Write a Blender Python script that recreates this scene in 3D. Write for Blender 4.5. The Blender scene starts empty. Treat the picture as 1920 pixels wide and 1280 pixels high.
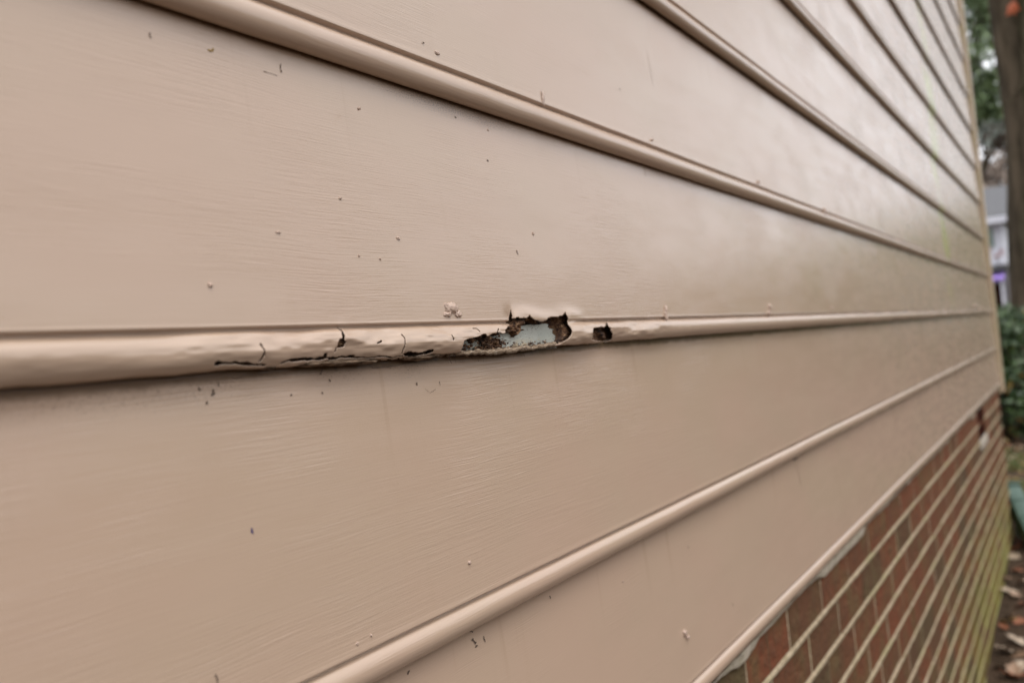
import bpy, bmesh, math, random
import numpy as np
from mathutils import Vector, Matrix, noise as mnoise

random.seed(7)
np.random.seed(7)
R = math.radians
scene = bpy.context.scene
col = scene.collection

# ------------------------------------------------------------------ camera
# world: x runs along the wall, y points into the wall, z is up; the wall's lip plane is y = 0
CAM = Vector((0.0, -0.41, 1.27))
FPX = 1800.0
H = Vector((0.50683747, -0.031109, 0.86148012))
N = Vector((-0.85628257, 0.09715497, 0.50728795))
V = Vector((-0.0994783, -0.99478296, 0.02260368))
cam_d = bpy.data.cameras.new('camera')
cam = bpy.data.objects.new('camera', cam_d)
col.objects.link(cam)
rx = Vector((H[0], N[0], V[0])); ry = -Vector((H[1], N[1], V[1])); rz = -Vector((H[2], N[2], V[2]))
m = Matrix((rx, ry, rz)).transposed().to_4x4()
m.translation = CAM
cam.matrix_world = m
cam_d.sensor_width = 36.0
cam_d.lens = 36.0 * FPX / 1920.0
cam_d.clip_start = 0.01
cam_d.clip_end = 2000
cam_d.dof.use_dof = True
cam_d.dof.focus_distance = 0.74
cam_d.dof.aperture_fstop = 6.0
cam_d.dof.aperture_blades = 0
scene.camera = cam

# ------------------------------------------------------------------ light
SUN_EL, SUN_AZ = R(64), R(-110)      # high, thinly veiled sun on the open side of the wall
w = bpy.data.worlds.new('World'); scene.world = w; w.use_nodes = True
nt = w.node_tree; nt.nodes.clear()
sky = nt.nodes.new('ShaderNodeTexSky'); sky.sky_type = 'NISHITA'; sky.sun_disc = False
sky.sun_elevation = SUN_EL; sky.sun_rotation = R(90) - SUN_AZ
sky.air_density = 1.0; sky.dust_density = 3.0
hs = nt.nodes.new('ShaderNodeHueSaturation'); hs.inputs['Saturation'].default_value = 0.12
mx = nt.nodes.new('ShaderNodeMix'); mx.data_type = 'RGBA'; mx.inputs['Factor'].default_value = 0.75
mx.inputs[7].default_value = (8.0, 8.1, 8.45, 1)     # the even cloud layer
# an overcast sky is about three times brighter overhead than at the horizon
tc = nt.nodes.new('ShaderNodeTexCoord'); sx = nt.nodes.new('ShaderNodeSeparateXYZ'); mr = nt.nodes.new('ShaderNodeMapRange')
mr.inputs[1].default_value = 0; mr.inputs[2].default_value = 1; mr.inputs[3].default_value = 1.15; mr.inputs[4].default_value = 2.1
vm = nt.nodes.new('ShaderNodeVectorMath'); vm.operation = 'SCALE'
nt.links.new(tc.outputs['Generated'], sx.inputs[0]); nt.links.new(sx.outputs[2], mr.inputs[0])
nt.links.new(mx.outputs[2], vm.inputs[0]); nt.links.new(mr.outputs[0], vm.inputs['Scale'])
bg = nt.nodes.new('ShaderNodeBackground'); bg.inputs['Strength'].default_value = 0.13
wo = nt.nodes.new('ShaderNodeOutputWorld')
nt.links.new(sky.outputs[0], hs.inputs['Color']); nt.links.new(hs.outputs[0], mx.inputs[6])
nt.links.new(vm.outputs[0], bg.inputs['Color']); nt.links.new(bg.outputs[0], wo.inputs[0])
sd = bpy.data.lights.new('sun', 'SUN'); sd.energy = 0.9; sd.angle = R(25); sd.color = (1, .95, .88)
so = bpy.data.objects.new('sun', sd); col.objects.link(so)
sv = Vector((math.cos(SUN_AZ) * math.cos(SUN_EL), math.sin(SUN_AZ) * math.cos(SUN_EL), math.sin(SUN_EL)))
so.rotation_euler = sv.to_track_quat('Z', 'Y').to_euler(); so.location = sv * 20
scene.view_settings.view_transform = 'Standard'; scene.view_settings.look = 'None'
scene.view_settings.exposure = 0.12; scene.view_settings.gamma = 1.0
scene.render.resolution_x = 1024; scene.render.resolution_y = 682
scene.cycles.volume_bounces = 0

# ------------------------------------------------------------------ surveying: photo bearings -> places
def ray(px, py):
    c = Vector((px - 960, py - 640, FPX))
    return Vector((c.dot(H), c.dot(N), c.dot(V)))
def at_y(px, py, y=0.0):
    r = ray(px, py); return CAM + r * ((y - CAM.y) / r.y)
def at_x(px, py, x):
    r = ray(px, py); return CAM + r * ((x - CAM.x) / r.x)
def poly(pts, ox, oy, s, y):
    out = []
    for a, b in pts:
        p = at_y(ox + a / s, oy + b / s, y); out.append((p.x, p.z))
    return np.array(out)
BEAD_Z = [-.01, .0, .002, .0055, .0108, .016, .0200, .0225, .0250, .036]; BEAD_T = [.006, .0045, .0085, .0118, .0128, .0117, .0085, .0068, .0097, .0090]
def on_bead(pts, ox, oy, s):
    out = []
    for a, b in pts:
        y = -.005
        for _ in range(12):
            p = at_y(ox + a / s, oy + b / s, y); y = .5 * y + .5 * (.006 - float(np.interp(p.z - 1.282, BEAD_Z, BEAD_T)))
        out.append((p.x, p.z))
    return np.array(out)
PA = lambda pts, y=None: on_bead(pts, 820, 540, 5.053) if y is None else poly(pts, 820, 540, 5.053, y)     # close survey of the main hole
PB = lambda pts, y=None: on_bead(pts, 380, 560, 3.84) if y is None else poly(pts, 380, 560, 3.84, y)      # close survey of the cracks left of it

# ------------------------------------------------------------------ helpers
def tag(o, label=None, cat=None, group=None, kind=None):
    if label: o['label'] = label
    if cat: o['category'] = cat
    if group: o['group'] = group
    if kind: o['kind'] = kind
    return o
def empty(name, loc=(0, 0, 0), **k):
    o = bpy.data.objects.new(name, None); col.objects.link(o); o.location = loc; o.empty_display_size = .1
    return tag(o, **k)
def mesh(name, verts, faces, mat=None, parent=None, smooth=True):
    me = bpy.data.meshes.new(name)
    me.from_pydata([tuple(map(float, v)) for v in verts], [], [tuple(map(int, f)) for f in faces])
    me.update()
    if smooth: me.polygons.foreach_set('use_smooth', [True] * len(me.polygons))
    if mat: me.materials.append(mat)
    o = bpy.data.objects.new(name, me); col.objects.link(o)
    if parent: o.parent = parent
    return o
def grid_mesh(name, P, mat, parent, keep=None, smooth=True):
    """P: (nx, nz, 3) array; keep: (nx-1, nz-1) mask of faces."""
    nx, nz = P.shape[:2]
    idx = np.arange(nx * nz).reshape(nx, nz)
    a, b, c, d = idx[:-1, :-1], idx[1:, :-1], idx[1:, 1:], idx[:-1, 1:]
    F = np.stack([a, b, c, d], -1).reshape(-1, 4)
    if keep is not None: F = F[keep.reshape(-1)]
    used = np.unique(F); remap = -np.ones(nx * nz, int); remap[used] = np.arange(len(used))
    return mesh(name, P.reshape(-1, 3)[used], remap[F], mat, parent, smooth)
def bm_obj(name, bm, mat, parent=None, smooth=False):
    me = bpy.data.meshes.new(name); bm.to_mesh(me); bm.free()
    if smooth: me.polygons.foreach_set('use_smooth', [True] * len(me.polygons))
    if mat: me.materials.append(mat)
    o = bpy.data.objects.new(name, me); col.objects.link(o)
    if parent: o.parent = parent
    return o
def add_box(bm, x0, x1, y0, y1, z0, z1, bev=0.0):
    r = bmesh.ops.create_cube(bm, size=1)
    for v in r['verts']:
        v.co = Vector((x0 + (v.co.x + .5) * (x1 - x0), y0 + (v.co.y + .5) * (y1 - y0), z0 + (v.co.z + .5) * (z1 - z0)))
    if bev:
        es = list({e for v in r['verts'] for e in v.link_edges})
        bmesh.ops.bevel(bm, geom=es, offset=bev, segments=2, affect='EDGES', profile=.5)
def box(name, x0, x1, y0, y1, z0, z1, mat, parent=None, bev=0.0):
    bm = bmesh.new(); add_box(bm, x0, x1, y0, y1, z0, z1, bev); return bm_obj(name, bm, mat, parent)

_perm = np.random.RandomState(3).rand(256, 256)
def vnoise(x, y, seed=0):
    x = np.asarray(x, float) + seed * 17.31; y = np.asarray(y, float) + seed * 9.77
    xi = np.floor(x).astype(int); yi = np.floor(y).astype(int)
    fx = x - xi; fy = y - yi; fx = fx * fx * (3 - 2 * fx); fy = fy * fy * (3 - 2 * fy)
    g = lambda a, b: _perm[a % 256, b % 256]
    return (g(xi, yi) * (1 - fx) + g(xi + 1, yi) * fx) * (1 - fy) + (g(xi, yi + 1) * (1 - fx) + g(xi + 1, yi + 1) * fx) * fy
def fnoise(x, y, seed=0, o=4):
    s = 0; a = .5; t = 0
    for i in range(o):
        s = s + a * (vnoise(x * 2 ** i, y * 2 ** i, seed + i) - .5) * 2; t += a; a *= .5
    return s / t                      # about -1 .. 1
def inside(X, Z, P):
    r = np.zeros(X.shape, bool); n = len(P)
    for i in range(n):
        x0, z0 = P[i]; x1, z1 = P[(i + 1) % n]
        if z0 == z1: continue
        c = ((z0 > Z) != (z1 > Z)) & (X < (x1 - x0) * (Z - z0) / (z1 - z0) + x0)
        r ^= c
    return r
def seg_dist(X, Z, P, closed=False, ax=1.0):
    d = np.full(X.shape, 1e9); n = len(P)
    for i in range(n if closed else n - 1):
        x0, z0 = P[i]; x1, z1 = P[(i + 1) % n]
        dx, dz = (x1 - x0) * ax, z1 - z0
        L = dx * dx + dz * dz + 1e-12
        t = np.clip((((X - x0) * ax) * dx + (Z - z0) * dz) / L, 0, 1)
        d = np.minimum(d, np.hypot((X - x0) * ax - t * dx, Z - z0 - t * dz))
    return d
def sstep(a, b, x):
    t = np.clip((x - a) / (b - a), 0, 1); return t * t * (3 - 2 * t)

# ------------------------------------------------------------------ materials
class NB:
    def __init__(s, name):
        s.m = bpy.data.materials.new(name); s.m.use_nodes = True
        s.t = s.m.node_tree; s.t.nodes.clear()
        s.out = s.t.nodes.new('ShaderNodeOutputMaterial'); s.b = s.t.nodes.new('ShaderNodeBsdfPrincipled')
        s.l(s.b.outputs[0], s.out.inputs[0])
    def n(s, typ, **k):
        x = s.t.nodes.new(typ)
        for a, b in k.items(): setattr(x, a, b)
        return x
    def l(s, a, b): s.t.links.new(a, b)
    def coord(s, kind='Object'): return s.n('ShaderNodeTexCoord').outputs[kind]
    def map(s, vec, scale=(1, 1, 1), rot=(0, 0, 0), loc=(0, 0, 0)):
        x = s.n('ShaderNodeMapping'); x.inputs['Scale'].default_value = scale
        x.inputs['Rotation'].default_value = rot; x.inputs['Location'].default_value = loc
        s.l(vec, x.inputs[0]); return x.outputs[0]
    def noise(s, vec, scale=1, detail=3, rough=.5, dist=0, dim='3D', w=None):
        x = s.n('ShaderNodeTexNoise'); x.noise_dimensions = dim
        x.inputs['Scale'].default_value = scale; x.inputs['Detail'].default_value = detail
        x.inputs['Roughness'].default_value = rough; x.inputs['Distortion'].default_value = dist
        s.l(vec, x.inputs['Vector'])
        if w is not None: s.l(w, x.inputs['W'])
        return x.outputs['Fac']
    def mathn(s, op, a, b=None, c=None, clamp=False):
        x = s.n('ShaderNodeMath', operation=op); x.use_clamp = clamp
        for i, v in enumerate((a, b, c)):
            if v is None: continue
            if isinstance(v, (int, float)): x.inputs[i].default_value = v
            else: s.l(v, x.inputs[i])
        return x.outputs[0]
    def rng(s, v, a, b, c=0, d=1, smooth=True):
        x = s.n('ShaderNodeMapRange'); x.interpolation_type = 'SMOOTHSTEP' if smooth else 'LINEAR'
        s.l(v, x.inputs[0])
        for i, q in zip((1, 2, 3, 4), (a, b, c, d)): x.inputs[i].default_value = q
        return x.outputs[0]
    def mix(s, f, a, b, mode='MIX'):
        x = s.n('ShaderNodeMix', data_type='RGBA', blend_type=mode)
        for i, v in ((0, f), (6, a), (7, b)):
            if isinstance(v, (int, float)): x.inputs[i].default_value = v
            elif isinstance(v, tuple): x.inputs[i].default_value = (*v, 1)
            else: s.l(v, x.inputs[i])
        return x.outputs[2]
    def bump(s, h, dist, strength=1.0, nrm=None):
        x = s.n('ShaderNodeBump'); x.inputs['Distance'].default_value = dist; x.inputs['Strength'].default_value = strength
        s.l(h, x.inputs['Height'])
        if nrm is not None: s.l(nrm, x.inputs['Normal'])
        return x.outputs[0]
    def set(s, **k):
        for a, v in k.items():
            i = s.b.inputs[a.replace('_', ' ')]
            if isinstance(v, (int, float)): i.default_value = v
            elif isinstance(v, tuple): i.default_value = (*v, 1)
            else: s.l(v, i)

def simple(name, c1, c2, scale=20, rough=.7, bump=0.0, bscale=None, detail=5, spec=.5, stretch=(1, 1, 1)):
    b = NB(name); v = b.map(b.coord(), stretch)
    n = b.rng(b.noise(v, scale, detail, .6), .3, .7)
    b.set(Base_Color=b.mix(n, c1, c2), Roughness=rough, Specular_IOR_Level=spec)
    if bump: b.set(Normal=b.bump(b.noise(v, bscale or scale * 3, 5, .6), bump))
    return b.m

TAN = (.464, .328, .240)
def paint(name, tan=TAN):
    b = NB(name)
    co = b.coord(); sep = b.n('ShaderNodeSeparateXYZ'); b.l(co, sep.inputs[0])
    X, Y, Z = sep.outputs
    rnd = b.mathn('MULTIPLY', b.n('ShaderNodeObjectInfo').outputs['Random'], 40)
    off = b.n('ShaderNodeVectorMath', operation='ADD'); cx = b.n('ShaderNodeCombineXYZ')
    b.l(rnd, cx.inputs[0]); b.l(rnd, cx.inputs[1]); b.l(co, off.inputs[0]); b.l(cx.outputs[0], off.inputs[1])
    o = off.outputs[0]
    # colour: pinkish and slightly greener patches, faint runs, sparse specks
    n1 = b.rng(b.noise(b.map(o, (5, 5, 9)), 1, 3, .5), .35, .68)
    c = b.mix(b.mathn('MULTIPLY', n1, .35), tan, (tan[0] * .955, tan[1] * 1.03, tan[2] * 1.0))
    run = b.rng(b.noise(b.map(o, (45, 45, 2.2)), 1, 3, .55), .60, .80)
    c = b.mix(b.mathn('MULTIPLY', run, .08), c, (.36, .25, .15))
    vo = b.n('ShaderNodeTexVoronoi'); vo.inputs['Scale'].default_value = 48; b.l(b.map(o, (1, 0, 1.0)), vo.inputs['Vector'])
    sc = b.n('ShaderNodeSeparateColor'); b.l(vo.outputs['Color'], sc.inputs[0])
    rad = b.mathn('MULTIPLY', b.mathn('MAXIMUM', b.mathn('SUBTRACT', sc.outputs[0], .87), 0), .22)
    spk = b.mathn('LESS_THAN', vo.outputs['Distance'], rad)
    c = b.mix(b.mathn('MULTIPLY', spk, .75), c, (.09, .055, .035))
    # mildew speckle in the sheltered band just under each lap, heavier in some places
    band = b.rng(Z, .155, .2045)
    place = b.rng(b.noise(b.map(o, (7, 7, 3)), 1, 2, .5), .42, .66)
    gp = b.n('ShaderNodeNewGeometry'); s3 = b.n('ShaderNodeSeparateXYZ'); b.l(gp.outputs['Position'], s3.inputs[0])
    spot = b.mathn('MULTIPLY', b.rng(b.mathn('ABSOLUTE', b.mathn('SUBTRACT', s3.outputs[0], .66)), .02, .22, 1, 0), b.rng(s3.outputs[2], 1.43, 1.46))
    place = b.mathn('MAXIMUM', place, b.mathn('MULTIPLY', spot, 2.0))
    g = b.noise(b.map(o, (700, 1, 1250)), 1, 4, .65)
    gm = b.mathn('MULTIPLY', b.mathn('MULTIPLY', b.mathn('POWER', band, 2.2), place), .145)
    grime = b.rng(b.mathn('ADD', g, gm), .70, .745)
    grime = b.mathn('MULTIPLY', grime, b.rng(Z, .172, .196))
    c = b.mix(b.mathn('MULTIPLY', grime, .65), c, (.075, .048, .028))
    line = b.rng(b.mathn('ADD', Z, b.mathn('MULTIPLY', b.noise(b.map(o, (30, 1, 30)), 1, 4, .7), .005)), .2015, .2068)  # dirt line under the lap, also painting its shadow darker and browner
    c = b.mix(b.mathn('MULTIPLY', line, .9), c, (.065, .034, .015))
    # brown lap shadow put into the colour and gloss, wavering along the board
    lap_shade = b.mathn('MULTIPLY', b.rng(b.mathn('ADD', Z, b.mathn('MULTIPLY', b.noise(b.map(o, (11, 1, 40)), 1, 4, .6), .014)), .194, .211), .8)
    c = b.mix(b.mathn('MULTIPLY', lap_shade, .5), c, (.17, .10, .055))
    # drip stains hanging from the lap
    dr = b.rng(b.noise(b.map(o, (60, 1, 3)), 1, 3, .6), .60, .72)
    c = b.mix(b.mathn('MULTIPLY', b.mathn('MULTIPLY', dr, b.rng(Z, .12, .205)), .18), c, (.25, .15, .08))
    # algae runs and film near the far corner
    gx = b.n('ShaderNodeNewGeometry'); s2 = b.n('ShaderNodeSeparateXYZ'); b.l(gx.outputs['Position'], s2.inputs[0])
    wx = b.mathn('ADD', s2.outputs[0], b.mathn('MULTIPLY', b.noise(b.map(gx.outputs['Position'], (2, 2, 3)), 1, 2), .5))
    d = b.mathn('ABSOLUTE', b.mathn('SUBTRACT', wx, 4.30))
    al = b.mathn('MULTIPLY', b.rng(d, .0, .17, 1, 0), b.rng(b.noise(b.map(gx.outputs['Position'], (3, 3, 5)), 1, 3), .32, .55))
    al = b.mathn('MULTIPLY', al, b.mathn('MULTIPLY', b.rng(s2.outputs[2], 1.25, 1.6), b.rng(s2.outputs[2], 2.3, 2.6, 1, 0)))
    film = b.mathn('MULTIPLY', b.rng(s2.outputs[0], 2.5, 6.5), .35)
    c = b.mix(film, c, (.40, .335, .24))
    c = b.mix(b.mathn('MULTIPLY', al, .85), c, (.40, .43, .10))
    # brush marks: long fine streaks, bending a little
    bend = b.mathn('MULTIPLY', b.noise(b.map(o, (6, 1, 9)), 1, 2), .008)
    z2 = b.mathn('ADD', Z, bend); cc = b.n('ShaderNodeCombineXYZ'); b.l(X, cc.inputs[0]); b.l(z2, cc.inputs[2]); b.l(rnd, cc.inputs[1])
    st = b.noise(b.map(cc.outputs[0], (22, 1, 1050), rot=(0, R(1.2), 0)), 1, 3, .55)
    st2 = b.noise(b.map(cc.outputs[0], (12, 1, 420), rot=(0, R(-1.5), 0)), 1, 2, .5)
    amp = b.rng(b.noise(b.map(o, (6, 1, 14)), 1, 2), .35, .65, .25, 1.15)
    hgt = b.mathn('MULTIPLY', b.mathn('ADD', st, b.mathn('MULTIPLY', st2, .3)), amp)
    fine = b.noise(b.map(o, (900, 900, 900)), 1, 2)
    nrm = b.bump(hgt, .00023)
    nrm = b.bump(fine, .00003, 1, nrm)
    nrm = b.bump(b.noise(b.map(o, (11, 11, 20)), 1, 2), .0004, 1, nrm)
    rgh = b.mathn('ADD', b.rng(b.noise(b.map(o, (10, 10, 60)), 1, 3), .3, .7, .15, .24), b.mathn('MULTIPLY', grime, .3))
    b.set(Base_Color=c, Roughness=rgh, Normal=nrm, Specular_IOR_Level=b.mathn('MULTIPLY', b.mathn('SUBTRACT', 1.0, lap_shade), .75))
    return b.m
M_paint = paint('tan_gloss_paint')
M_trim = simple('corner_paint', (.46, .34, .235), (.42, .33, .19), 6, .5, .0006, 60)
M_blob = simple('paint_lump', (.49, .36, .285), (.44, .31, .235), 200, .4, .0004, 500)

def rot_mat():
    b = NB('rotted_fibre'); co = b.coord()
    n = b.noise(b.map(co, (260, 300, 420)), 1, 6, .7)
    n2 = b.noise(b.map(co, (50, 60, 90)), 1, 3, .6)
    c = b.mix(b.rng(n, .35, .6), (.02, .009, .005), (.15, .065, .025))
    c = b.mix(b.rng(n, .54, .66), c, (.46, .29, .16))
    c = b.mix(b.rng(n2, .5, .65), c, (.02, .01, .007))
    b.set(Base_Color=c, Roughness=.85, Normal=b.bump(n, .0016)); return b.m
M_rot = rot_mat()
def prime_mat():
    b = NB('grey_primer'); co = b.coord()
    n = b.noise(b.map(co, (90, 90, 160)), 1, 5, .65)
    n2 = b.noise(b.map(co, (420, 420, 700)), 1, 4, .7)
    c = b.mix(b.rng(b.noise(b.map(co, (30, 30, 60)), 1, 3), .3, .7), (.37, .385, .34), (.46, .465, .41))
    sp = b.n('ShaderNodeSeparateXYZ'); b.l(co, sp.inputs[0])
    low = b.rng(sp.outputs[2], 1.284, 1.292, 1, 0)
    c = b.mix(b.mathn('MULTIPLY', b.rng(n, .50, .58), b.mathn('MULTIPLY', low, .8)), c, (.46, .34, .19))
    c = b.mix(b.mathn('MULTIPLY', b.rng(b.mathn('ADD', n2, b.mathn('MULTIPLY', low, .06)), .60, .66), .9), c, (.09, .05, .03))
    b.set(Base_Color=c, Roughness=.6, Normal=b.bump(n2, .0004)); return b.m
M_prime = prime_mat()
def lip_mat():
    b = NB('frayed_edge'); co = b.coord()
    n = b.noise(b.map(co, (140, 400, 800)), 1, 5, .72)
    c = b.mix(b.rng(n, .38, .52), (.07, .04, .022), (.27, .19, .12))
    c = b.mix(b.rng(n, .55, .68), c, (.46, .39, .31))
    b.set(Base_Color=c, Roughness=.8, Normal=b.bump(n, .001)); return b.m
M_lip = lip_mat()
M_edge = simple('dirty_swollen_edge', (.030, .018, .010), (.24, .165, .11), 260, .9, .0012, 420, stretch=(.45, 1, 1.4), spec=.15)
M_crack = simple('crack_dirt', (.06, .04, .028), (.12, .08, .055), 300, .9)

def brick_mat():
    b = NB('aged_brick'); co = b.coord()
    at = b.n('ShaderNodeAttribute', attribute_name='tone'); at.attribute_type = 'GEOMETRY'
    s = b.n('ShaderNodeSeparateColor'); b.l(at.outputs['Color'], s.inputs[0])
    n = b.noise(b.map(co, (30, 30, 40)), 1, 5, .65)
    c = b.mix(s.outputs[0], (.165, .054, .026), (.085, .052, .028))
    c = b.mix(b.mathn('MULTIPLY', b.rng(n, .4, .65), .6), c, (.10, .05, .028))
    v = b.rng(b.noise(b.map(co, (60, 1, 5)), 1, 4, .6), .5, .68)
    c = b.mix(b.mathn('MULTIPLY', v, .6), c, (.085, .06, .03))
    c = b.mix(b.mathn('MULTIPLY', b.rng(b.noise(b.map(co, (9, 9, 9)), 1, 4, .6), .44, .66), .42), c, (.115, .095, .04))
    sp = b.n('ShaderNodeSeparateXYZ'); b.l(co, sp.inputs[0])
    f = b.mathn('MULTIPLY', b.rng(sp.outputs[2], .0, .62, 1, 0), b.rng(sp.outputs[0], 2.4, 4.6))
    f = b.mathn('MULTIPLY', f, b.rng(b.noise(b.map(co, (5, 5, 8)), 1, 5, .65), .38, .58))
    c = b.mix(b.mathn('MULTIPLY', f, .9), c, (.17, .165, .035))
    b.set(Base_Color=c, Roughness=.9, Specular_IOR_Level=.12, Normal=b.bump(n, .008)); return b.m
def mortar_mat():
    b = NB('mortar'); co = b.coord()
    n = b.noise(b.map(co, (90, 90, 90)), 1, 5, .65)
    c = b.mix(b.rng(n, .35, .65), (.42, .335, .23), (.28, .215, .135))
    c = b.mix(b.mathn('MULTIPLY', b.rng(b.noise(b.map(co, (8, 8, 14)), 1, 4, .6), .46, .66), .5), c, (.28, .26, .12))
    sp = b.n('ShaderNodeSeparateXYZ'); b.l(co, sp.inputs[0])
    f = b.mathn('MULTIPLY', b.rng(sp.outputs[2], .0, .62, 1, 0), b.rng(sp.outputs[0], 2.4, 4.4))
    c = b.mix(b.mathn('MULTIPLY', f, .8), c, (.23, .22, .065))
    b.set(Base_Color=c, Roughness=.9, Specular_IOR_Level=.12, Normal=b.bump(n, .004)); return b.m
M_brick = brick_mat(); M_mortar = mortar_mat()
def ledge_mat():
    b = NB('dirty_mortar_bed'); co = b.coord()
    n = b.noise(b.map(co, (110, 110, 160)), 1, 5, .7)
    c = b.mix(b.rng(b.noise(b.map(co, (25, 25, 30)), 1, 3), .35, .65), (.50, .42, .33), (.36, .31, .22))
    c = b.mix(b.rng(n, .58, .66), c, (.05, .04, .025))
    b.set(Base_Color=c, Roughness=.9, Normal=b.bump(n, .003)); return b.m
M_ledge = ledge_mat()
M_dark = simple('dark_void', (.02, .008, .006), (.045, .016, .012), 20, 1, spec=0)
M_soil = simple('soil', (.040, .026, .016), (.080, .052, .034), 9, .95, .03, 30, spec=.1)
M_litter = [simple('dry_leaf_tan', (.34, .22, .14), (.22, .13, .08), 40, .7), simple('dry_leaf_rust', (.26, .08, .03), (.18, .07, .03), 40, .7),
            simple('dry_leaf_yellow', (.42, .27, .07), (.30, .19, .06), 40, .7), simple('dry_leaf_pale', (.42, .33, .24), (.30, .22, .15), 40, .7)]
M_grass = simple('grass_blade', (.09, .13, .03), (.16, .17, .05), 12, .7)
M_bark = simple('bark', (.13, .10, .068), (.03, .024, .015), 7, .95, .08, 22, stretch=(1, 1, .22), spec=.1)
M_moss = simple('bark_mossy', (.12, .10, .065), (.05, .05, .022), 6, .95, .08, 22, stretch=(1, 1, .3), spec=.1)
M_evergreen = simple('evergreen_leaf', (.012, .038, .010), (.075, .12, .035), 11, .45)
M_conifer = simple('conifer_leaf', (.08, .13, .045), (.20, .27, .12), 5, .6)
M_grey_leaf = simple('grey_green_leaf', (.13, .16, .13), (.34, .38, .33), 3.0, .6)
M_brown_leaf = simple('brown_leaf', (.26, .20, .16), (.18, .14, .11), 1.0, .7)
M_pipe = simple('green_pipe_plastic', (.035, .075, .055), (.07, .12, .09), 8, .35, .001, 40)
M_white = simple('white_siding', (.78, .78, .84), (.70, .70, .78), 2, .5)
M_roof = simple('grey_shingle', (.13, .13, .135), (.07, .07, .075), 12, .9, .01, 40)
M_purple = simple('purple_canvas', (.40, .27, .72), (.33, .22, .62), 4, .7)
M_glass = simple('window_glass', (.22, .30, .25), (.12, .17, .15), 1, .15)
M_red = simple('red_foliage', (.30, .03, .015), (.18, .04, .02), 4, .6)

# ------------------------------------------------------------------ ground
def gz(x, y=0.0):
    return float(np.interp(x, [-60, 2.6, 3.8, 5.06, 6.4, 12, 60], [-.16, -.125, -.046, .040, .075, .05, .0]))
def build_ground():
    xs = np.concatenate([np.linspace(-600, -6, 12), np.linspace(-5, 14, 150), np.linspace(15, 60, 30), np.linspace(80, 900, 12)])
    ys = np.concatenate([np.linspace(-600, -8, 14), np.linspace(-7, 2.5, 80), np.linspace(3, 30, 20), np.linspace(50, 600, 8)])
    X, Y = np.meshgrid(xs, ys, indexing='ij')
    Z = np.vectorize(gz)(X) + .014 * fnoise(X * 2.3, Y * 2.3, 5) * np.exp(-np.hypot(X - 5, Y) / 30)
    return grid_mesh('ground', np.stack([X, Y, Z], -1), M_soil, None)
tag(build_ground(), kind='structure')

# ------------------------------------------------------------------ the house wall
house = empty('house', (0, 0, 0), label='tan painted house wall of beaded lap siding over mossy brick, with one rotted bead', cat='house')
LIPS = [.875, 1.0745, 1.282, 1.483, 1.688, 1.890, 2.085, 2.295, 2.495, 2.700, 2.905, 3.107, 3.31, 3.513, 3.716]
X_L, X_R = -1.6, 5.99
TL = .011
# profile of one board: (height above its lip, outward depth t); y = .006 - t
def profile(nb=26, top=.236, fine=False):
    pts = [(.0045, .0005), (.0012, .0012), (.0002, .0035)]
    cz, ct, rz_, rt = .0108, .0040, .0108, .0088
    for a in np.linspace(-95, 62, nb):
        pts.append((cz + rz_ * math.sin(R(a)), ct + rt * math.cos(R(a))))
    pts += [(.0212, .0068), (.0219, .0062), (.0226, .0066), (.0232, .0085), (.0237, .0098), (.0244, .0100)]
    zs = np.concatenate([[.0262, .030, .036], np.arange(.045, top, .012)]) if not fine else np.concatenate([np.arange(.0252, .046, .0008), np.arange(.049, top, .008)])
    for z in zs: pts.append((z, TL * (1 - z / .2032) if z > .0262 else .01 * 0 + TL * (1 - z / .2032)))
    return np.array(pts)
def make_board(k, z0):
    pf = profile()
    xs = np.arange(X_L, X_R + .001, .02)
    Xg, _ = np.meshgrid(xs, pf[:, 0], indexing='ij')
    Zg = np.tile(pf[:, 0], (len(xs), 1)); Tg = np.tile(pf[:, 1], (len(xs), 1))
    near = np.exp(-Zg / .06)
    Zg = Zg + near * .0010 * fnoise(Xg * 1.7, Xg * 0 + k, 11 + k) + near * .00025 * fnoise(Xg * 14, Xg * 0 + k, 31 + k)
    Tg = Tg + .0009 * fnoise(Xg * 1.3, Zg * 6, 21 + k) + near * .0003 * fnoise(Xg * 20, Zg * 60, 41 + k)
    P = np.stack([Xg, .006 - Tg, Zg], -1)
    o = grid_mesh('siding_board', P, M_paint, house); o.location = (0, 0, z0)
    return o
boards = {}
for k, z0 in enumerate(LIPS):
    if k != 2: boards[k] = make_board(k, z0)
boards[0]['label'] = 'lowest siding board, its bead resting just above the brick'

# --- the damaged board
HOLE = PA([(165, 600), (205, 560), (225, 510), (265, 487), (330, 475), (390, 455), (440, 438), (470, 462), (500, 440), (560, 425), (600, 428),
           (640, 432), (628, 400), (650, 360), (680, 345), (692, 290), (699, 200), (706, 290), (760, 286), (835, 290), (862, 268), (885, 308), (960, 325),
           (985, 318), (1050, 285), (1120, 273), (1178, 268), (1202, 232), (1208, 300), (1230, 350), (1256, 400), (1250, 445), (1215, 482),
           (1170, 505), (1140, 525), (1060, 552), (980, 575), (880, 588), (760, 605), (650, 618), (560, 618), (400, 620), (260, 630)])
HOLE2 = PA([(1468, 385), (1540, 368), (1590, 372), (1606, 322), (1618, 360), (1640, 385), (1664, 430), (1655, 490), (1600, 512), (1520, 502), (1450, 490), (1458, 440)])
HOLE3 = PB([(966, 312), (984, 285), (996, 300), (1025, 310), (1020, 348), (990, 352), (962, 350)])
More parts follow.
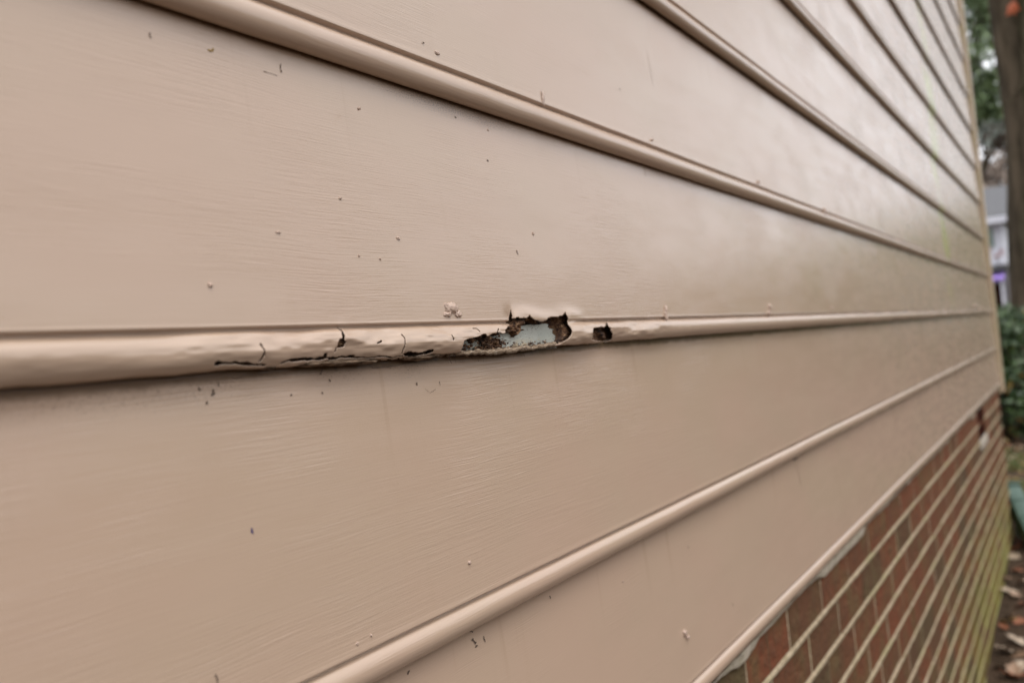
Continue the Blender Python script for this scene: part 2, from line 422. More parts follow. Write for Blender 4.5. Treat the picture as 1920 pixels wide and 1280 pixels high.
CRACKS = [(PB([(421, 325), (430, 380), (425, 415), (398, 447)]), .00036), (PB([(975, 215), (990, 255), (996, 290), (975, 320), (953, 382)]), .00042),
          (PB([(1418, 260), (1429, 310), (1414, 365), (1395, 400)]), .00034), (PB([(100, 462), (200, 470), (330, 472), (420, 480)]), .0007),
          (PB([(560, 462), (690, 434), (790, 436), (900, 430), (1000, 426), (1075, 418)]), .00085), (PB([(885, 405), (888, 432)]), .0007),
          (PB([(1070, 430), (1200, 428), (1395, 420)]), .0004), (PB([(1415, 405), (1500, 406), (1605, 388)]), .0011),
          (PB([(1240, 322), (1278, 304)]), .0003), (PA([(310, 388), (350, 382), (388, 415)]), .0003), (PA([(558, 385), (556, 425)]), .0003),
          (PA([(120, 450), (122, 485)]), .0004), (PA([(590, 335), (594, 352)]), .0005)]
z0 = LIPS[2]
nb = 70
pf = profile(nb, fine=True)
xs = np.concatenate([np.arange(X_L, .12, .01), np.arange(.12, .86, .00045), np.arange(.86, 1.3, .003), np.arange(1.3, X_R + .001, .02)])
xs = xs[np.concatenate([[True], np.diff(xs) > .0003])]
Xg = np.tile(xs[:, None], (1, len(pf))); Zg = np.tile(pf[:, 0], (len(xs), 1)); Tg = np.tile(pf[:, 1], (len(xs), 1))
A = sstep(-.3, .25, Xg) * (1 - sstep(.86, 1.15, Xg)); bead = 1 - sstep(.019, .024, Zg)
low = 1 - sstep(.000, .016, Zg)
# swollen, dented paint on the bead
dent = fnoise(Xg * 26, Zg * 110, 60, 3) * .0024 + fnoise(Xg * 9, Zg * 30, 61, 2) * .0032
dent -= .0022 * np.maximum(0, fnoise(Xg * 13, Zg * 60 + 3, 63, 2)) * low
dent = dent * (.35 + .65 * sstep(.30, .42, Xg))
Tg = Tg + bead * A * dent + .0004 * fnoise(Xg * 3, Zg * 10, 64)
Tg = Tg - bead * A * .0018 * np.exp(-(((Xg - .27) * 20 + (Zg - .006) * 60) ** 2)) * low
Tg = Tg + bead * A * .0022 * np.exp(-((Xg - .70) / .19) ** 2)
Zg = Zg + A * low * (.0012 * fnoise(Xg * 28, Xg * 0, 62, 4) - .0006) + A * bead * .0008 * fnoise(Xg * 9, Xg * 0, 67) + (1 - sstep(.02, .06, Zg)) * .0007 * fnoise(Xg * 1.7, Xg * 0, 69)
# skin pushed out above the hole: it fills the quirk and folds forward
xa = HOLE[16][0]; xb = HOLE[27][0]
Wq = sstep(xa - .003, xa + .003, Xg) * (1 - sstep(xb - .002, xb + .05, Xg))
fill = Wq * np.exp(-((Zg - .0225) / .005) ** 2)
Tg = Tg + fill * (.0112 - np.minimum(Tg, .0112)) * .9
zc = .0285 + .0022 * fnoise(Xg * 30, Xg * 0, 66)
sw = .003 + 1.6 * np.maximum(0, Zg - .026)
Wq = sstep(xa - sw, xa + sw, Xg) * (1 - sstep(xb - .002 - sw, xb + .05, Xg))
Tg = Tg + Wq * (.0012 + .0018 * fnoise(Xg * 22, Zg * 60, 65, 2)) * np.exp(-(np.abs(Zg - zc) / (.0052 + .0014 * fnoise(Xg * 24, Xg * 0, 68, 3))) ** 1.8)
Tg = Tg - sstep(xa - .02, xa - .002, Xg) * (1 - sstep(xa - .002, xa + .002, Xg)) * .0015 * np.exp(-((Zg - .026) / .008) ** 2)
for (C, wd) in CRACKS[:3]:
    d = seg_dist(Xg, Zg + z0, C, ax=.6); Tg = Tg + .0006 * np.exp(-(d / .0035) ** 2)
Xd = Xg + .0009 * fnoise(Xg * 260, Zg * 400, 70, 3); Zd = Zg + z0 + .0006 * fnoise(Xg * 200, Zg * 420, 71, 4)
cutm = inside(Xd, Zd, HOLE) | inside(Xd, Zd, HOLE2) | inside(Xd, Zd, HOLE3)
for C, wd in CRACKS:
    n = 1.3 * fnoise(Xg * 180, Zg * 260, 72, 3)
    cutm |= seg_dist(Xg + .0012 * fnoise(Xg * 120, Zg * 200, 73, 3), Zg + z0 + .0011 * fnoise(Xg * 120, Zg * 160, 74, 4), C, ax=.6) < wd * (1 + .7 * n)
c4 = cutm
keep = ~(c4[:-1, :-1] | c4[1:, :-1] | c4[1:, 1:] | c4[:-1, 1:])
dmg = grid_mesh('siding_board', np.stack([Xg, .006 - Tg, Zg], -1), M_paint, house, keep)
dmg.location = (0, 0, z0); dmg['label'] = 'damaged siding board with cracked and rotted bead'
so_ = dmg.modifiers.new('skin', 'SOLIDIFY'); so_.thickness = .0009; so_.offset = 1 if False else -1; so_.use_rim = True
# --- rotted core behind the broken paint skin
xs = np.arange(.12, .88, .0006); zs = np.arange(z0 + .0022, z0 + .036, .0005)
X, Z = np.meshgrid(xs, zs, indexing='ij')
zr = Z - z0
skin = np.interp(zr, [0, .002, .0055, .0108, .016, .0205, .0225, .036], [.003, .0075, .0115, .0125, .0112, .007, .0075, .009])
Td = skin - .0042 + .0008 * fnoise(X * 120, Z * 160, 80)
def sink(P, dep, wdt=.006):
    global Td
    ins = inside(X + .002 * fnoise(X * 90, Z * 150, 83), Z + .0012 * fnoise(X * 90, Z * 160, 84), P)
    d = seg_dist(X, Z, P, True, .45)
    Td = np.where(ins, np.maximum(dep, Td - sstep(-.0006, wdt * .35, d) * 1.0 * (Td - dep)), Td)
sink(HOLE, -.004); sink(HOLE2, .003, .004)
lumps = [PA([(640, 440), (632, 400), (650, 360), (690, 320), (700, 285), (845, 285), (830, 340), (800, 385), (782, 440), (750, 462), (700, 430)], .000),
         PA([(470, 470), (560, 425), (600, 450), (690, 460), (680, 530), (650, 565), (560, 590), (500, 560)]),
         PA([(375, 470), (440, 442), (470, 470), (450, 510), (400, 520)]),
         PA([(845, 270), (880, 270), (885, 300), (850, 310)]),
         PA([(1565, 400), (1640, 400), (1665, 440), (1640, 500), (1570, 490)])]
for i, P in enumerate(lumps):
    ins = inside(X + .009 * fnoise(X * 150, Z * 260, 85 + i), Z + .0032 * fnoise(X * 130, Z * 220, 95 + i), P)
    d = seg_dist(X, Z, P, True, .45)
    hgt = (.0075, .0052, .0048, .007, .0075)[i]
    Td = np.where(ins, np.maximum(Td, (hgt + .0034 * fnoise(X * 260, Z * 420, 88, 4)) * sstep(-.001, .002, d)), Td)
Td = Td + .0007 * fnoise(X * 420, Z * 640, 81, 3)
core = grid_mesh('rotted_core', np.stack([X, .006 - Td, zr], -1), M_rot, dmg)
# --- primed top of the board below, seen inside the hole
xs = np.arange(HOLE[:, 0].min() - .004, HOLE[:, 0].max() - .010, .0006); zs = np.arange(z0 - .002, z0 + .0215, .0004)
X, Z = np.meshgrid(xs, zs, indexing='ij')
T = .0018 + .0003 * fnoise(X * 30, Z * 60, 90)
rag = (xs[-1] - .010 * np.abs(fnoise(Z * 260, Z * 0, 91, 4)) - .012 * sstep(z0 + .012, z0 + .0205, Z) + .004 * fnoise(X * 200, Z * 300, 92))
kp = (X < rag) & (Z < z0 + .0198 + .0016 * fnoise(X * 160, X * 0, 93, 4))
pb = grid_mesh('primed_strip', np.stack([X, .006 - T, Z], -1), M_prime, boards[1], kp[:-1, :-1])
pb.matrix_parent_inverse = Matrix.Identity(4); pb.location = (0, 0, -LIPS[1]); 
boards[1]['label'] = 'siding board under the rotted bead, with fine cracks and mildew'
# --- frayed lower edge left hanging under the hole
top_px = [(165, 592), (260, 600), (400, 590), (500, 585), (650, 585), (760, 575), (880, 560), (980, 550), (1060, 533), (1140, 515), (1180, 500)]
tp = PA(top_px, -.004)
xs = np.arange(tp[0, 0], tp[-1, 0], .0005); vs = np.linspace(0, 1, 22)
X, Vv = np.meshgrid(xs, vs, indexing='ij')
zt = np.interp(X, tp[:, 0], tp[:, 1]) - z0
ang = Vv * 1.9
edge = fnoise(X * 95, X * 0, 100, 5) * .0022
T = .0005 + .0105 * np.sin(np.minimum(ang, 1.5707)) + edge * (Vv > .3) - .0035 * np.maximum(ang - 1.57, 0)
Zz = zt + edge * .6 - .0022 * np.maximum(0, Vv - .62) / .38 * (1 + .8 * fnoise(X * 60, X * 0, 107, 4)) + .0011 * fnoise(X * 160, Vv * 4, 101, 5) * sstep(0, .3, Vv)
ends = sstep(0, .012, X - xs[0]) * (1 - sstep(-.02, 0, X - xs[-1]))
T = .001 + (T - .001) * (.35 + .65 * ends)
T += .0006 * fnoise(X * 150, Vv * 7, 102, 5)
lip = grid_mesh('frayed_edge', np.stack([X, .006 - T, Zz], -1), M_lip, dmg)
lip.modifiers.new('t', 'SOLIDIFY').thickness = .0007
# ragged swollen fibre showing along the lower edge of the cracked bead
ep = PB([(60, 478), (200, 484), (330, 484), (420, 482), (560, 470), (690, 452), (790, 448), (900, 440), (1000, 436), (1075, 428), (1200, 430), (1400, 420), (1600, 398), (1800, 385)])
xs = np.arange(ep[0, 0], ep[-1, 0], .0005); vs = np.linspace(0, 1, 14)
X, Vv = np.meshgrid(xs, vs, indexing='ij')
swell = sstep(-.35, .35, fnoise(X * 26, X * 0, 130, 4)) * sstep(0, .02, X - xs[0]) * (1 - sstep(-.02, 0, X - xs[-1]))
T = .0015 + (.0030 + .0068 * swell) * np.sin(Vv * 2.6) + .0006 * fnoise(X * 190, Vv * 6, 131, 5)
Zz = np.interp(X, ep[:, 0], ep[:, 1]) - z0; Zz = np.minimum(Zz, .0022) + .0008 - Vv * (.0020 + .0030 * swell) + .0010 * fnoise(X * 150, Vv * 3, 132, 5)
grid_mesh('swollen_edge', np.stack([X, .006 - T, Zz], -1), M_edge, dmg)
# crumbs of rotted board lying in the hole and caught on its left side
bm = bmesh.new(); rr = random.Random(2)
for i in range(420):
    u = rr.random() ** 1.3; x = tp[0, 0] + .006 + (tp[-1, 0] - tp[0, 0] - .02) * u
    zb = np.interp(x, tp[:, 0], tp[:, 1]) - z0
    if rr.random() < .55: z = zb + abs(rr.gauss(0, .0022)); t = rr.uniform(.0022, .007)
    else:
        x = rr.gauss(at_y(930, 645, -.002).x, .013); z = at_y(930, 645, -.002).z - z0 + rr.gauss(0, .0032); t = rr.uniform(.002, .0075)
        if x < tp[0, 0] + .02 or z < zb: continue
    sz = rr.uniform(.0003, .0013); r_ = bmesh.ops.create_icosphere(bm, subdivisions=1, radius=sz)
    ax = Vector((rr.uniform(.7, 2.6), rr.uniform(.4, 1), rr.uniform(.3, 1.2)))
    for v in r_['verts']:
        c = v.co; v.co = Vector((c.x * ax.x, c.y * ax.y, c.z * ax.z)) * rr.uniform(.7, 1.3) + Vector((x, .006 - t, z))
cr = bm_obj('rot_crumbs', bm, M_rot, dmg); tag(cr, kind='stuff')
# loose hair-thin fibres below the frayed edge
bm = bmesh.new()
for i in range(60):
    x = random.choice([random.uniform(tp[0, 0] - .01, tp[0, 0] + .06), random.uniform(tp[0, 0], tp[-1, 0])]); z = np.interp(x, tp[:, 0], tp[:, 1]) - z0 - .002
    p = Vector((x, .006 - random.uniform(.006, .010), z)); d = Vector((random.uniform(-.6, .6), random.uniform(-.3, .6), random.uniform(-1, .1))).normalized()
    L = random.uniform(.002, .007); prev = None
    for s in range(4):
        q = p + d * L * s / 3 + Vector((0, 0, -.3 * L * (s / 3) ** 2)); side = Vector((.00014, 0, .0001))
        cur = (bm.verts.new(q - side), bm.verts.new(q + side))
        if prev: bm.faces.new((prev[0], prev[1], cur[1], cur[0]))
        prev = cur
fb = bm_obj('loose_fibres', bm, M_rot, dmg); tag(fb, kind='stuff')

# --- small paint lumps, drips and a nail on the boards (px, py, size across m, height m, out m)
def lump(px, py, w_, h_, out, board, name='paint_lump', mat=None, seed=0, mm=None):
    zl = LIPS[board]
    p = at_y(px, py, -.003)
    rel = p.z - zl
    t = TL * (1 - max(rel, 0) / .2032) if rel > .0244 else .0105
    bm = bmesh.new(); bmesh.ops.create_icosphere(bm, subdivisions=4, radius=1)
    for v in bm.verts:
        n = mnoise.fractal(v.co * 1.7 + Vector((seed, 3, seed * 2)), 1, 2, 4)
        c = v.co * (1 + .45 * n)
        v.co = Vector((c.x * w_ / 2, c.y * out, c.z * h_ / 2))
    o = bm_obj(name, bm, mat or M_blob, boards.get(board, dmg), True)
    o.location = (p.x, .006 - t + out * .1, rel)
    return o
for i, a in enumerate([(846, 578, .016, .010, .0022, 2), (838, 590, .010, .004, .0018, 2), (858, 590, .009, .005, .002, 2), (1247, 580, .007, .008, .003, 2), (1247, 592, .006, .012, .003, 2),
          (1443, 576, .010, .010, .003, 2), (1441, 587, .008, .009, .003, 2), (1560, 578, .006, .008, .002, 2), (1828, 574, .16, .014, .006, 2), (1838, 579, .08, .012, .008, 2),
          (1545, 397, .03, .012, .004, 3), (1421, 342, .006, .005, .003, 3), (1222, 263, .003, .003, .002, 3),
          (1287, 1186, .0075, .0075, .0035, 0), (1291, 1193, .006, .004, .0035, 0), (881, 1054, .0045, .003, .0016, 1), (395, 534, .003, .0026, .0012, 2),
          (752, 446, .004, .0024, .001, 2), (646, 370, .0028, .002, .001, 2), (670, 205, .002, .002, .0012, 3), (677, 479, .002, .0018, .0008, 2),
          (1006, 437, .003, .003, .001, 2), (716, 485, .002, .0016, .0008, 2), (669, 1206, .003, .0024, .001, 1), (820, 100, .006, .003, .0008, 3),
          (1018, 185, .006, .012, .0007, 3), (527, 435, .004, .0014, .0008, 2), (930, 240, .003, .002, .0008, 2), (1180, 1090, .002, .002, .001, 0), (695, 1190, .002, .002, .001, 1)]):
    lump(*a, seed=i * 3.7)
# hairline cracks and dead leaf bits on the paint: thin dark ribbons lying on the surface
def hair(pts, board, wd=.0004, conv=PB, mat=M_crack, lift=.00035):
    P = conv(pts, .003); zl = LIPS[board]; vs = []; fs = []
    Q = []
    for i in range(len(P) - 1):
        n = 6
        for j in range(n):
            Q.append(P[i] + (P[i + 1] - P[i]) * j / n + np.array([random.uniform(-.0005, .0005), random.uniform(-.00025, .00025)]))
    Q.append(P[-1])
    for i, q in enumerate(Q):
        d = (Q[min(i + 1, len(Q) - 1)] - Q[max(i - 1, 0)]); d = d / (np.linalg.norm(d) + 1e-9)
        s = np.array([-d[1] * 1.5, d[0]]) * wd * random.uniform(.25, .8) / 2
        for q2 in (q - s, q + s):
            rel = q2[1] - zl; vs.append((q2[0], .006 - TL * (1 - rel / .2032) - lift, rel))
        if i: fs.append((2 * i - 2, 2 * i - 1, 2 * i + 1, 2 * i))
    return mesh('paint_crack', vs, fs, mat, boards.get(board, dmg))
hair([(1213, 440), (1222, 470), (1250, 495), (1330, 490), (1450, 471), (1540, 450), (1640, 443), (1720, 438)], 1, .0008)
hair([(1213, 438), (1222, 470)], 1, .0018)
hair([(235, 560), (258, 578), (330, 548), (400, 543), (450, 538)], 1, .0005)
hair([(1615, 645), (1648, 678), (1690, 650)], 1, .0004)
hair([(1556, 600), (1560, 618)], 1, .0015); hair([(932, 580), (940, 590)], 1, .002); hair([(978, 490), (982, 502)], 1, .0015)
hair([(868, 540), (878, 520), (888, 505)], 1, .0014); hair([(100, 655), (104, 675), (88, 695)], 1, .0016); hair([(48, 740), (54, 756)], 1, .002)
hair([(878, 668), (882, 682)], 1, .0014); hair([(655, 688), (658, 696)], 1, .0018); hair([(1720, 590), (1722, 620)], 1, .0006)
hair([(132, 600), (140, 630)], 1, .0009); hair([(0, 640), (4, 660)], 1, .0015)
PX = lambda pts, y: poly(pts, 0, 0, 1.0, y)
hair([(467, 990), (470, 1000)], 1, .002, PX, simple('blue_speck', (.06, .04, .10), (.09, .06, .12), 50, .8))
hair([(391, 1262), (393, 1280), (388, 1300)], 1, .0012, PX)
hair([(772, 1256), (769, 1264)], 0, .0016, PX); hair([(1035, 1116), (1036, 1122)], 0, .0018, PX)
hair([(890, 1196), (896, 1206)], 0, .0028, PX); hair([(895, 1212), (899, 1209)], 0, .003, PX); hair([(884, 1182), (892, 1184)], 0, .0016, PX)
hair([(911, 1192), (913, 1203)], 0, .0012, PX); hair([(1290, 1022), (1292, 1028)], 0, .001, PX); hair([(1366, 1130), (1368, 1135)], 0, .002, PX)
hair([(498, 133), (523, 141)], 2, .0006, PX); hair([(530, 118), (532, 135)], 2, .0009, PX); hair([(394, 92), (402, 95), (405, 90)], 2, .0016, PX, M_litter[2])
hair([(285, 60), (287, 70)], 2, .0010, PX); hair([(962, 470), (964, 478)], 2, .0016, PX); hair([(914, 300), (916, 302)], 2, .0022, PX)
hair([(857, 218), (859, 221)], 2, .002, PX); hair([(1155, 167), (1157, 171)], 3, .002, PX); hair([(780, 83), (783, 86)], 3, .0018, PX)
hair([(1212, 310), (1213, 330)], 2, .0016, PX, simple('faint_stain', (.22, .13, .08), (.28, .18, .12), 50, .8)); hair([(1212, 90), (1222, 160)], 3, .0009, PX, M_blob)
hair([(1490, 862), (1498, 858)], 0, .006, PX)
hair([(1496, 866), (1502, 905)], 0, .003, PX, simple('faint_run', (.33, .22, .15), (.36, .25, .17), 50, .6))

# --- corner board, mortar bed, brickwork
bm = bmesh.new()
lean = lambda z: 6.06 + .10 * (z - .85) / 2.4
for (a, b_, c, d) in ((-.075, .07, -.014, .02),):
    vs = []
    for z in (.835, 3.96):
        for x, y in ((a, c), (b_, c), (b_, .12), (a, .12)): vs.append(bm.verts.new((lean(z) + x, y, z)))
    for f in ((0, 1, 5, 4), (1, 2, 6, 5), (2, 3, 7, 6), (3, 0, 4, 7), (4, 5, 6, 7), (3, 2, 1, 0)): bm.faces.new([vs[i] for i in f])
bmesh.ops.bevel(bm, geom=[e for e in bm.edges], offset=.003, segments=2, affect='EDGES')
bm_obj('corner_board', bm, M_trim, house)
box('wall_core', X_L, 6.0, .03, 4.0, .80, 3.95, M_trim, house)

BY = .0045                      # brick face
PITCH = .0705; BZ0 = .866       # top of the top course
xs = np.arange(X_L, 6.02, .006); vs = np.linspace(0, 1, 12)
X, Vv = np.meshgrid(xs, vs, indexing='ij')
bot = BZ0 + .001 + .005 * np.abs(fnoise(X * 3.3, X * 0, 110, 2)) - .011 * sstep(.0, .25, fnoise(X * 3.1, X * 0, 111, 5)) + .0015 * fnoise(X * 60, X * 0, 115, 3)
Zz = .8765 + (bot - .8765) * Vv
Y = -.0035 + .004 * Vv + .0018 * fnoise(X * 30, Zz * 60, 112, 4)
Y = np.where(Vv > .95, BY + .01, Y)
grid_mesh('mortar_bed', np.stack([X, Y, Zz], -1), M_ledge, house)

found = empty('brick_foundation'); found.parent = house
bm = bmesh.new(); tone = bm.loops.layers.color.new('tone')
bx = .2117; vent_x0, vent_x1 = 4.58, 4.90
heads = []
for r in range(14):
    zt = BZ0 - r * PITCH; zb = zt - PITCH + .0082
    off = .0 if r % 2 == 0 else bx / 2
    x = at_y(1397.5, 1227.5, BY).x - 12 * bx + off
    while x < 5.87:
        x0, x1 = x + .0035, min(x + bx - .0035, 5.88)
        heads.append((x1, min(x1 + .007, 5.88), zb, zt))
        pieces = [(x0, x1)]
        if r in (0, 1): 
            pieces = []
            if x0 < vent_x0: pieces.append((x0, min(x1, vent_x0)))
            if x1 > vent_x1: pieces.append((max(x0, vent_x1), x1))
        for a, c in pieces:
            if c - a < .01 or a < X_L: continue
            dy = random.uniform(-.001, .0015); n0 = len(bm.faces)
            add_box(bm, a, c, BY + dy, .10, zb, zt, .002)
            bm.faces.ensure_lookup_table()
            t = min(1, max(0, random.gauss(.5, .35)))
            for f in bm.faces[n0:]:
                for l in f.loops: l[tone] = (t, t, t, 1)
        x += bx
bricks = bm_obj('brick_courses', bm, M_brick, found)
def strip(bm, x0, x1, z0, z1, n, horiz=True, seed=0):
    xs = np.linspace(x0, x1, n) if horiz else np.linspace(z0, z1, n)
    prev = None
    for i, s in enumerate(xs):
        e = .0014 * float(fnoise(np.array(s * 23.), np.array(seed * 3.1 + z0 * 7), 120, 3)); e2 = .0014 * float(fnoise(np.array(s * 27.), np.array(seed * 5.3 + z1 * 3), 121, 3))
        pr = []
        for q, (f, dy) in enumerate(((0, .004), (.12, -.0012), (.5, -.0030), (.88, -.0012), (1, .004))):
            if horiz: pr.append(bm.verts.new((s, BY + dy + e * .4, z0 - .0012 + e + (z1 - z0 + .0024 + e2 - e) * f)))
            else: pr.append(bm.verts.new((x0 - .0005 + e + (x1 - x0 + .001 + e2 - e) * f, BY + dy + .0034, s)))
        if prev:
            for j in range(4):
                bm.faces.new((prev[j], pr[j], pr[j + 1], prev[j + 1]) if horiz else (prev[j], prev[j + 1], pr[j + 1], pr[j]))
        prev = pr
bm = bmesh.new()
for r in range(14):
    zt = BZ0 - (r + 1) * PITCH + .0082; zb = BZ0 - (r + 1) * PITCH
    if r == 0: strip(bm, X_L, vent_x0, zb, zt, 500, True, r); strip(bm, vent_x1, 5.885, zb, zt, 100, True, r)
    else: strip(bm, X_L, 5.885, zb, zt, 620, True, r)
for i, (a, c, z1, z2) in enumerate(heads):
    if c - a > .004 and a > X_L and not (vent_x0 - .02 < a < vent_x1 + .01 and z2 > BZ0 - 2 * PITCH + .02 + .03):
        strip(bm, a, c, z1 + .001, z2 - .001, 7, False, i)
bmesh.ops.recalc_face_normals(bm, faces=bm.faces)
bm_obj('mortar_joints', bm, M_mortar, found, True)
box('backing', X_L, 5.87, .09, 4.0, -.4, .85, M_mortar, found)
box('vent', vent_x0, vent_x1, BY + .0015, .085, BZ0 - 2 * PITCH + .012, BZ0, M_dark, found)  # flush dark face; the shade of the opening is in its colour
box('vent_bar', vent_x0 + .002, vent_x1 - .002, BY - .001, .05, BZ0 - PITCH - .002, BZ0 - PITCH + .007, M_brick, found)
box('vent_sill', vent_x0 - .01, vent_x1 + .01, BY - .006, .08, BZ0 - 2 * PITCH - .03, BZ0 - 2 * PITCH + .010, simple('pale_mortar', (.42, .37, .30), (.34, .29, .23), 60, .9), found, .003)

# ------------------------------------------------------------------ ground cover
def leaf_bm(seed, curl=.35):
    rr = random.Random(seed); bm = bmesh.new()
    n, mm_ = 9, 4; rows = []
    for i in range(n + 1):
        u = i / n; wd = math.sin(math.pi * u ** .8) * .5 * (.7 + .3 * math.sin(u * 19 + seed)) + .01
        row = []
        for j in range(-mm_, mm_ + 1):
            v = j / mm_
            row.append(bm.verts.new((u - .5, v * wd, curl * (abs(v) * wd) ** 1.3 + curl * .5 * (u - .5) ** 2 + .03 * rr.uniform(-1, 1))))
        rows.append(row)
    for i in range(n):
        for j in range(2 * mm_): bm.faces.new((rows[i][j], rows[i + 1][j], rows[i + 1][j + 1], rows[i][j + 1]))
    for s in range(3):
        pass
    return bm
spots = [(1893, 1112, .07, 3), (1905, 1120, .06, 0), (1912, 1070, .07, 1), (1884, 1172, .055, 2), (1898, 1160, .05, 0), (1908, 1206, .08, 3), (1890, 1226, .08, 3), (1912, 1236, .07, 0),
         (1902, 1262, .07, 0), (1893, 1272, .06, 1), (1915, 1140, .06, 1), (1900, 1048, .07, 3), (1913, 1022, .07, 1), (1903, 1035, .07, 1), (1881, 1180, .04, 1), (1876, 1255, .05, 3),
         (1912, 1170, .05, 1), (1917, 1255, .06, 3), (1889, 1090, .05, 0), (1917, 1095, .06, 0)]
LN = ['pale tan', 'rust red', 'yellow', 'bleached beige']
LW = ['tan', 'rust', 'yellow', 'pale']
mesh_cache = [bm_obj('tmp', leaf_bm(s, .3 + .12 * s), None, None, True).data for s in range(5)]
for o in list(col.objects):
    if o.name.startswith('tmp'): bpy.data.objects.remove(o)
def ground_pt(px, py):
    r = ray(px, py); z = 0
    for _ in range(6):
        p = CAM + r * ((z - CAM.z) / r.z); z = gz(p.x)
    return p
rr = random.Random(5)
for i, (px, py, s, mi) in enumerate(spots):
    p = ground_pt(px, py)
    me = mesh_cache[i % 5].copy(); me.materials.clear(); me.materials.append(M_litter[mi])
    o = bpy.data.objects.new('fallen_leaf', me); col.objects.link(o)
    o.location = p + Vector((0, 0, .012)); o.scale = (s * 1.25, s, s * .9)
    o.rotation_euler = (rr.uniform(-.5, .5), rr.uniform(-.5, .5), rr.uniform(0, 6.3))
    where = 'by the green pipe' if py < 1060 else ('in the bottom right corner' if py > 1200 else 'beside the foot of the mossy brick')
    rank = sorted(spots, key=lambda q: -q[1]).index((px, py, s, mi))
    ORD = 'lowest second third fourth fifth sixth seventh eighth ninth tenth eleventh twelfth thirteenth fourteenth fifteenth sixteenth seventeenth eighteenth nineteenth twentieth'.split()
    tag(o, label='curled %s fallen leaf on soil, %s up from the bottom right corner' % (LN[mi], ORD[rank] if rank else 'the nearest one'), cat='leaf', group='fallen leaves on the soil')

def scatter(name, n, fn, mats, kind='stuff', label=None, cat=None, seed=1):
    rr = random.Random(seed); V_, F_, MI = [], [], []
    for i in range(n):
        p, s, mi = fn(rr)
        a = rr.uniform(0, 6.28); t = rr.uniform(-.6, .6)
        d = Vector((math.cos(a), math.sin(a), t * .5)) * s; e = Vector((-math.sin(a), math.cos(a), rr.uniform(-.5, .5))) * s * .6
        k = len(V_); up = Vector((0, 0, s * .25))
        V_ += [p - d, p + e * .8 - d * .1 + up, p + d, p - e * .8 + d * .1 + up]; F_.append((k, k + 1, k + 2, k + 3)); MI.append(mi)
    o = mesh(name, V_, F_, None, None, False)
    for m_ in mats: o.data.materials.append(m_)
    o.data.polygons.foreach_set('material_index', MI)
    return tag(o, label, cat, None, kind)
def lf(rr):
    x = rr.uniform(1.5, 16) if rr.random() < .8 else rr.uniform(-4, 30); y = rr.uniform(-4, 1.5) if x > 6.3 else rr.uniform(-4, -.06)
    if rr.random() < .5 and x > 6.3: y = rr.uniform(-.6, .8)
    return Vector((x, y, gz(x) + rr.uniform(.004, .02))), rr.uniform(.015, .035), rr.choice([0, 0, 1, 1, 3, 2])
scatter('leaf_litter', 5200, lf, M_litter, seed=3, label='scattered brown leaf litter over dark soil', cat='leaf litter')
def make_grass():
    rr = random.Random(9); V_, F_ = [], []
    for i in range(26000):
        x = rr.uniform(7.0, 9.6); y = rr.uniform(-2.5, 1.2)
        if mnoise.noise(Vector((x * 1.3, y * 1.3, 0))) < -.15: continue
        h = rr.uniform(.02, .055); a = rr.uniform(0, 6.28); w_ = .004
        b0 = Vector((x, y, gz(x) - .004)); dx = Vector((math.cos(a), math.sin(a), 0)) * w_
        k = len(V_); V_ += [b0 - dx, b0 + dx, b0 + Vector((rr.uniform(-.02, .02), rr.uniform(-.02, .02), h))]; F_.append((k, k + 1, k + 2))
    return mesh('grass', V_, F_, M_grass, None, False)
tag(make_grass(), label='thin green grass patch beyond the house corner', cat='grass', kind='stuff')

# ------------------------------------------------------------------ green drain pipe at the corner
def tube_path(pts, w_, h_, mat, name, parent=None, seg=12):
    bm = bmesh.new(); prev = None
    P = [Vector(p) for p in pts]
    for i, p in enumerate(P):
        t = (P[min(i + 1, len(P) - 1)] - P[max(i - 1, 0)]).normalized()
        side = t.cross(Vector((0, 0, 1)))
        side = Vector((0, 1, 0)) if side.length < .2 else side.normalized(); up = side.cross(t).normalized()
        ring = []
        for k in range(seg * 2):
            a = math.pi * k / seg; c, s = math.cos(a), math.sin(a)
            f = 1 / max(abs(c), abs(s)) ** .75
            ring.append(bm.verts.new(p + side * c * f * w_ / 2 + up * s * f * h_ / 2))
        if prev:
            for k in range(len(ring)): bm.faces.new((prev[k], prev[(k + 1) % len(ring)], ring[(k + 1) % len(ring)], ring[k]))
        else: bm.faces.new(list(reversed(ring)))
        prev = ring
    bm.faces.new(prev)
    return bm_obj(name, bm, mat, parent, False)
pa = at_x(1897, 924, 6.0); pb_ = at_x(1926, 985, 5.7)
pipe = empty('drain_pipe', (pa.x, pa.y, gz(6.3)), label='dark green plastic drain pipe slanting down past the brick corner', cat='drain pipe')
loc = lambda q: Vector(q) - Vector(pipe.location)
dv = (pb_ - pa)
tube_path([loc(pa - dv * .25 + Vector((.0, .05, -.10))), loc(pa - dv * .1 + Vector((0, 0, -.02))), loc(pa + dv * .1), loc(pa + dv * .6), loc(pa + dv * 1.5), loc(pa + dv * 2.2)], .085, .12, M_pipe, 'pipe', pipe)
tube_path([loc(pa + dv * .35 + Vector((0, 0, -.04))), (loc(pa + dv * .35).x, loc(pa + dv * .35).y, -.02)], .05, .05, simple('pale_green_post', (.14, .17, .09), (.10, .12, .06), 20, .8), 'support_post', pipe)
for s in (0, .5, 1.0):
    q = pa + dv * s
    tube_path([loc(q - dv * .03), loc(q + dv * .03)], .093, .128, M_pipe, 'band', pipe)

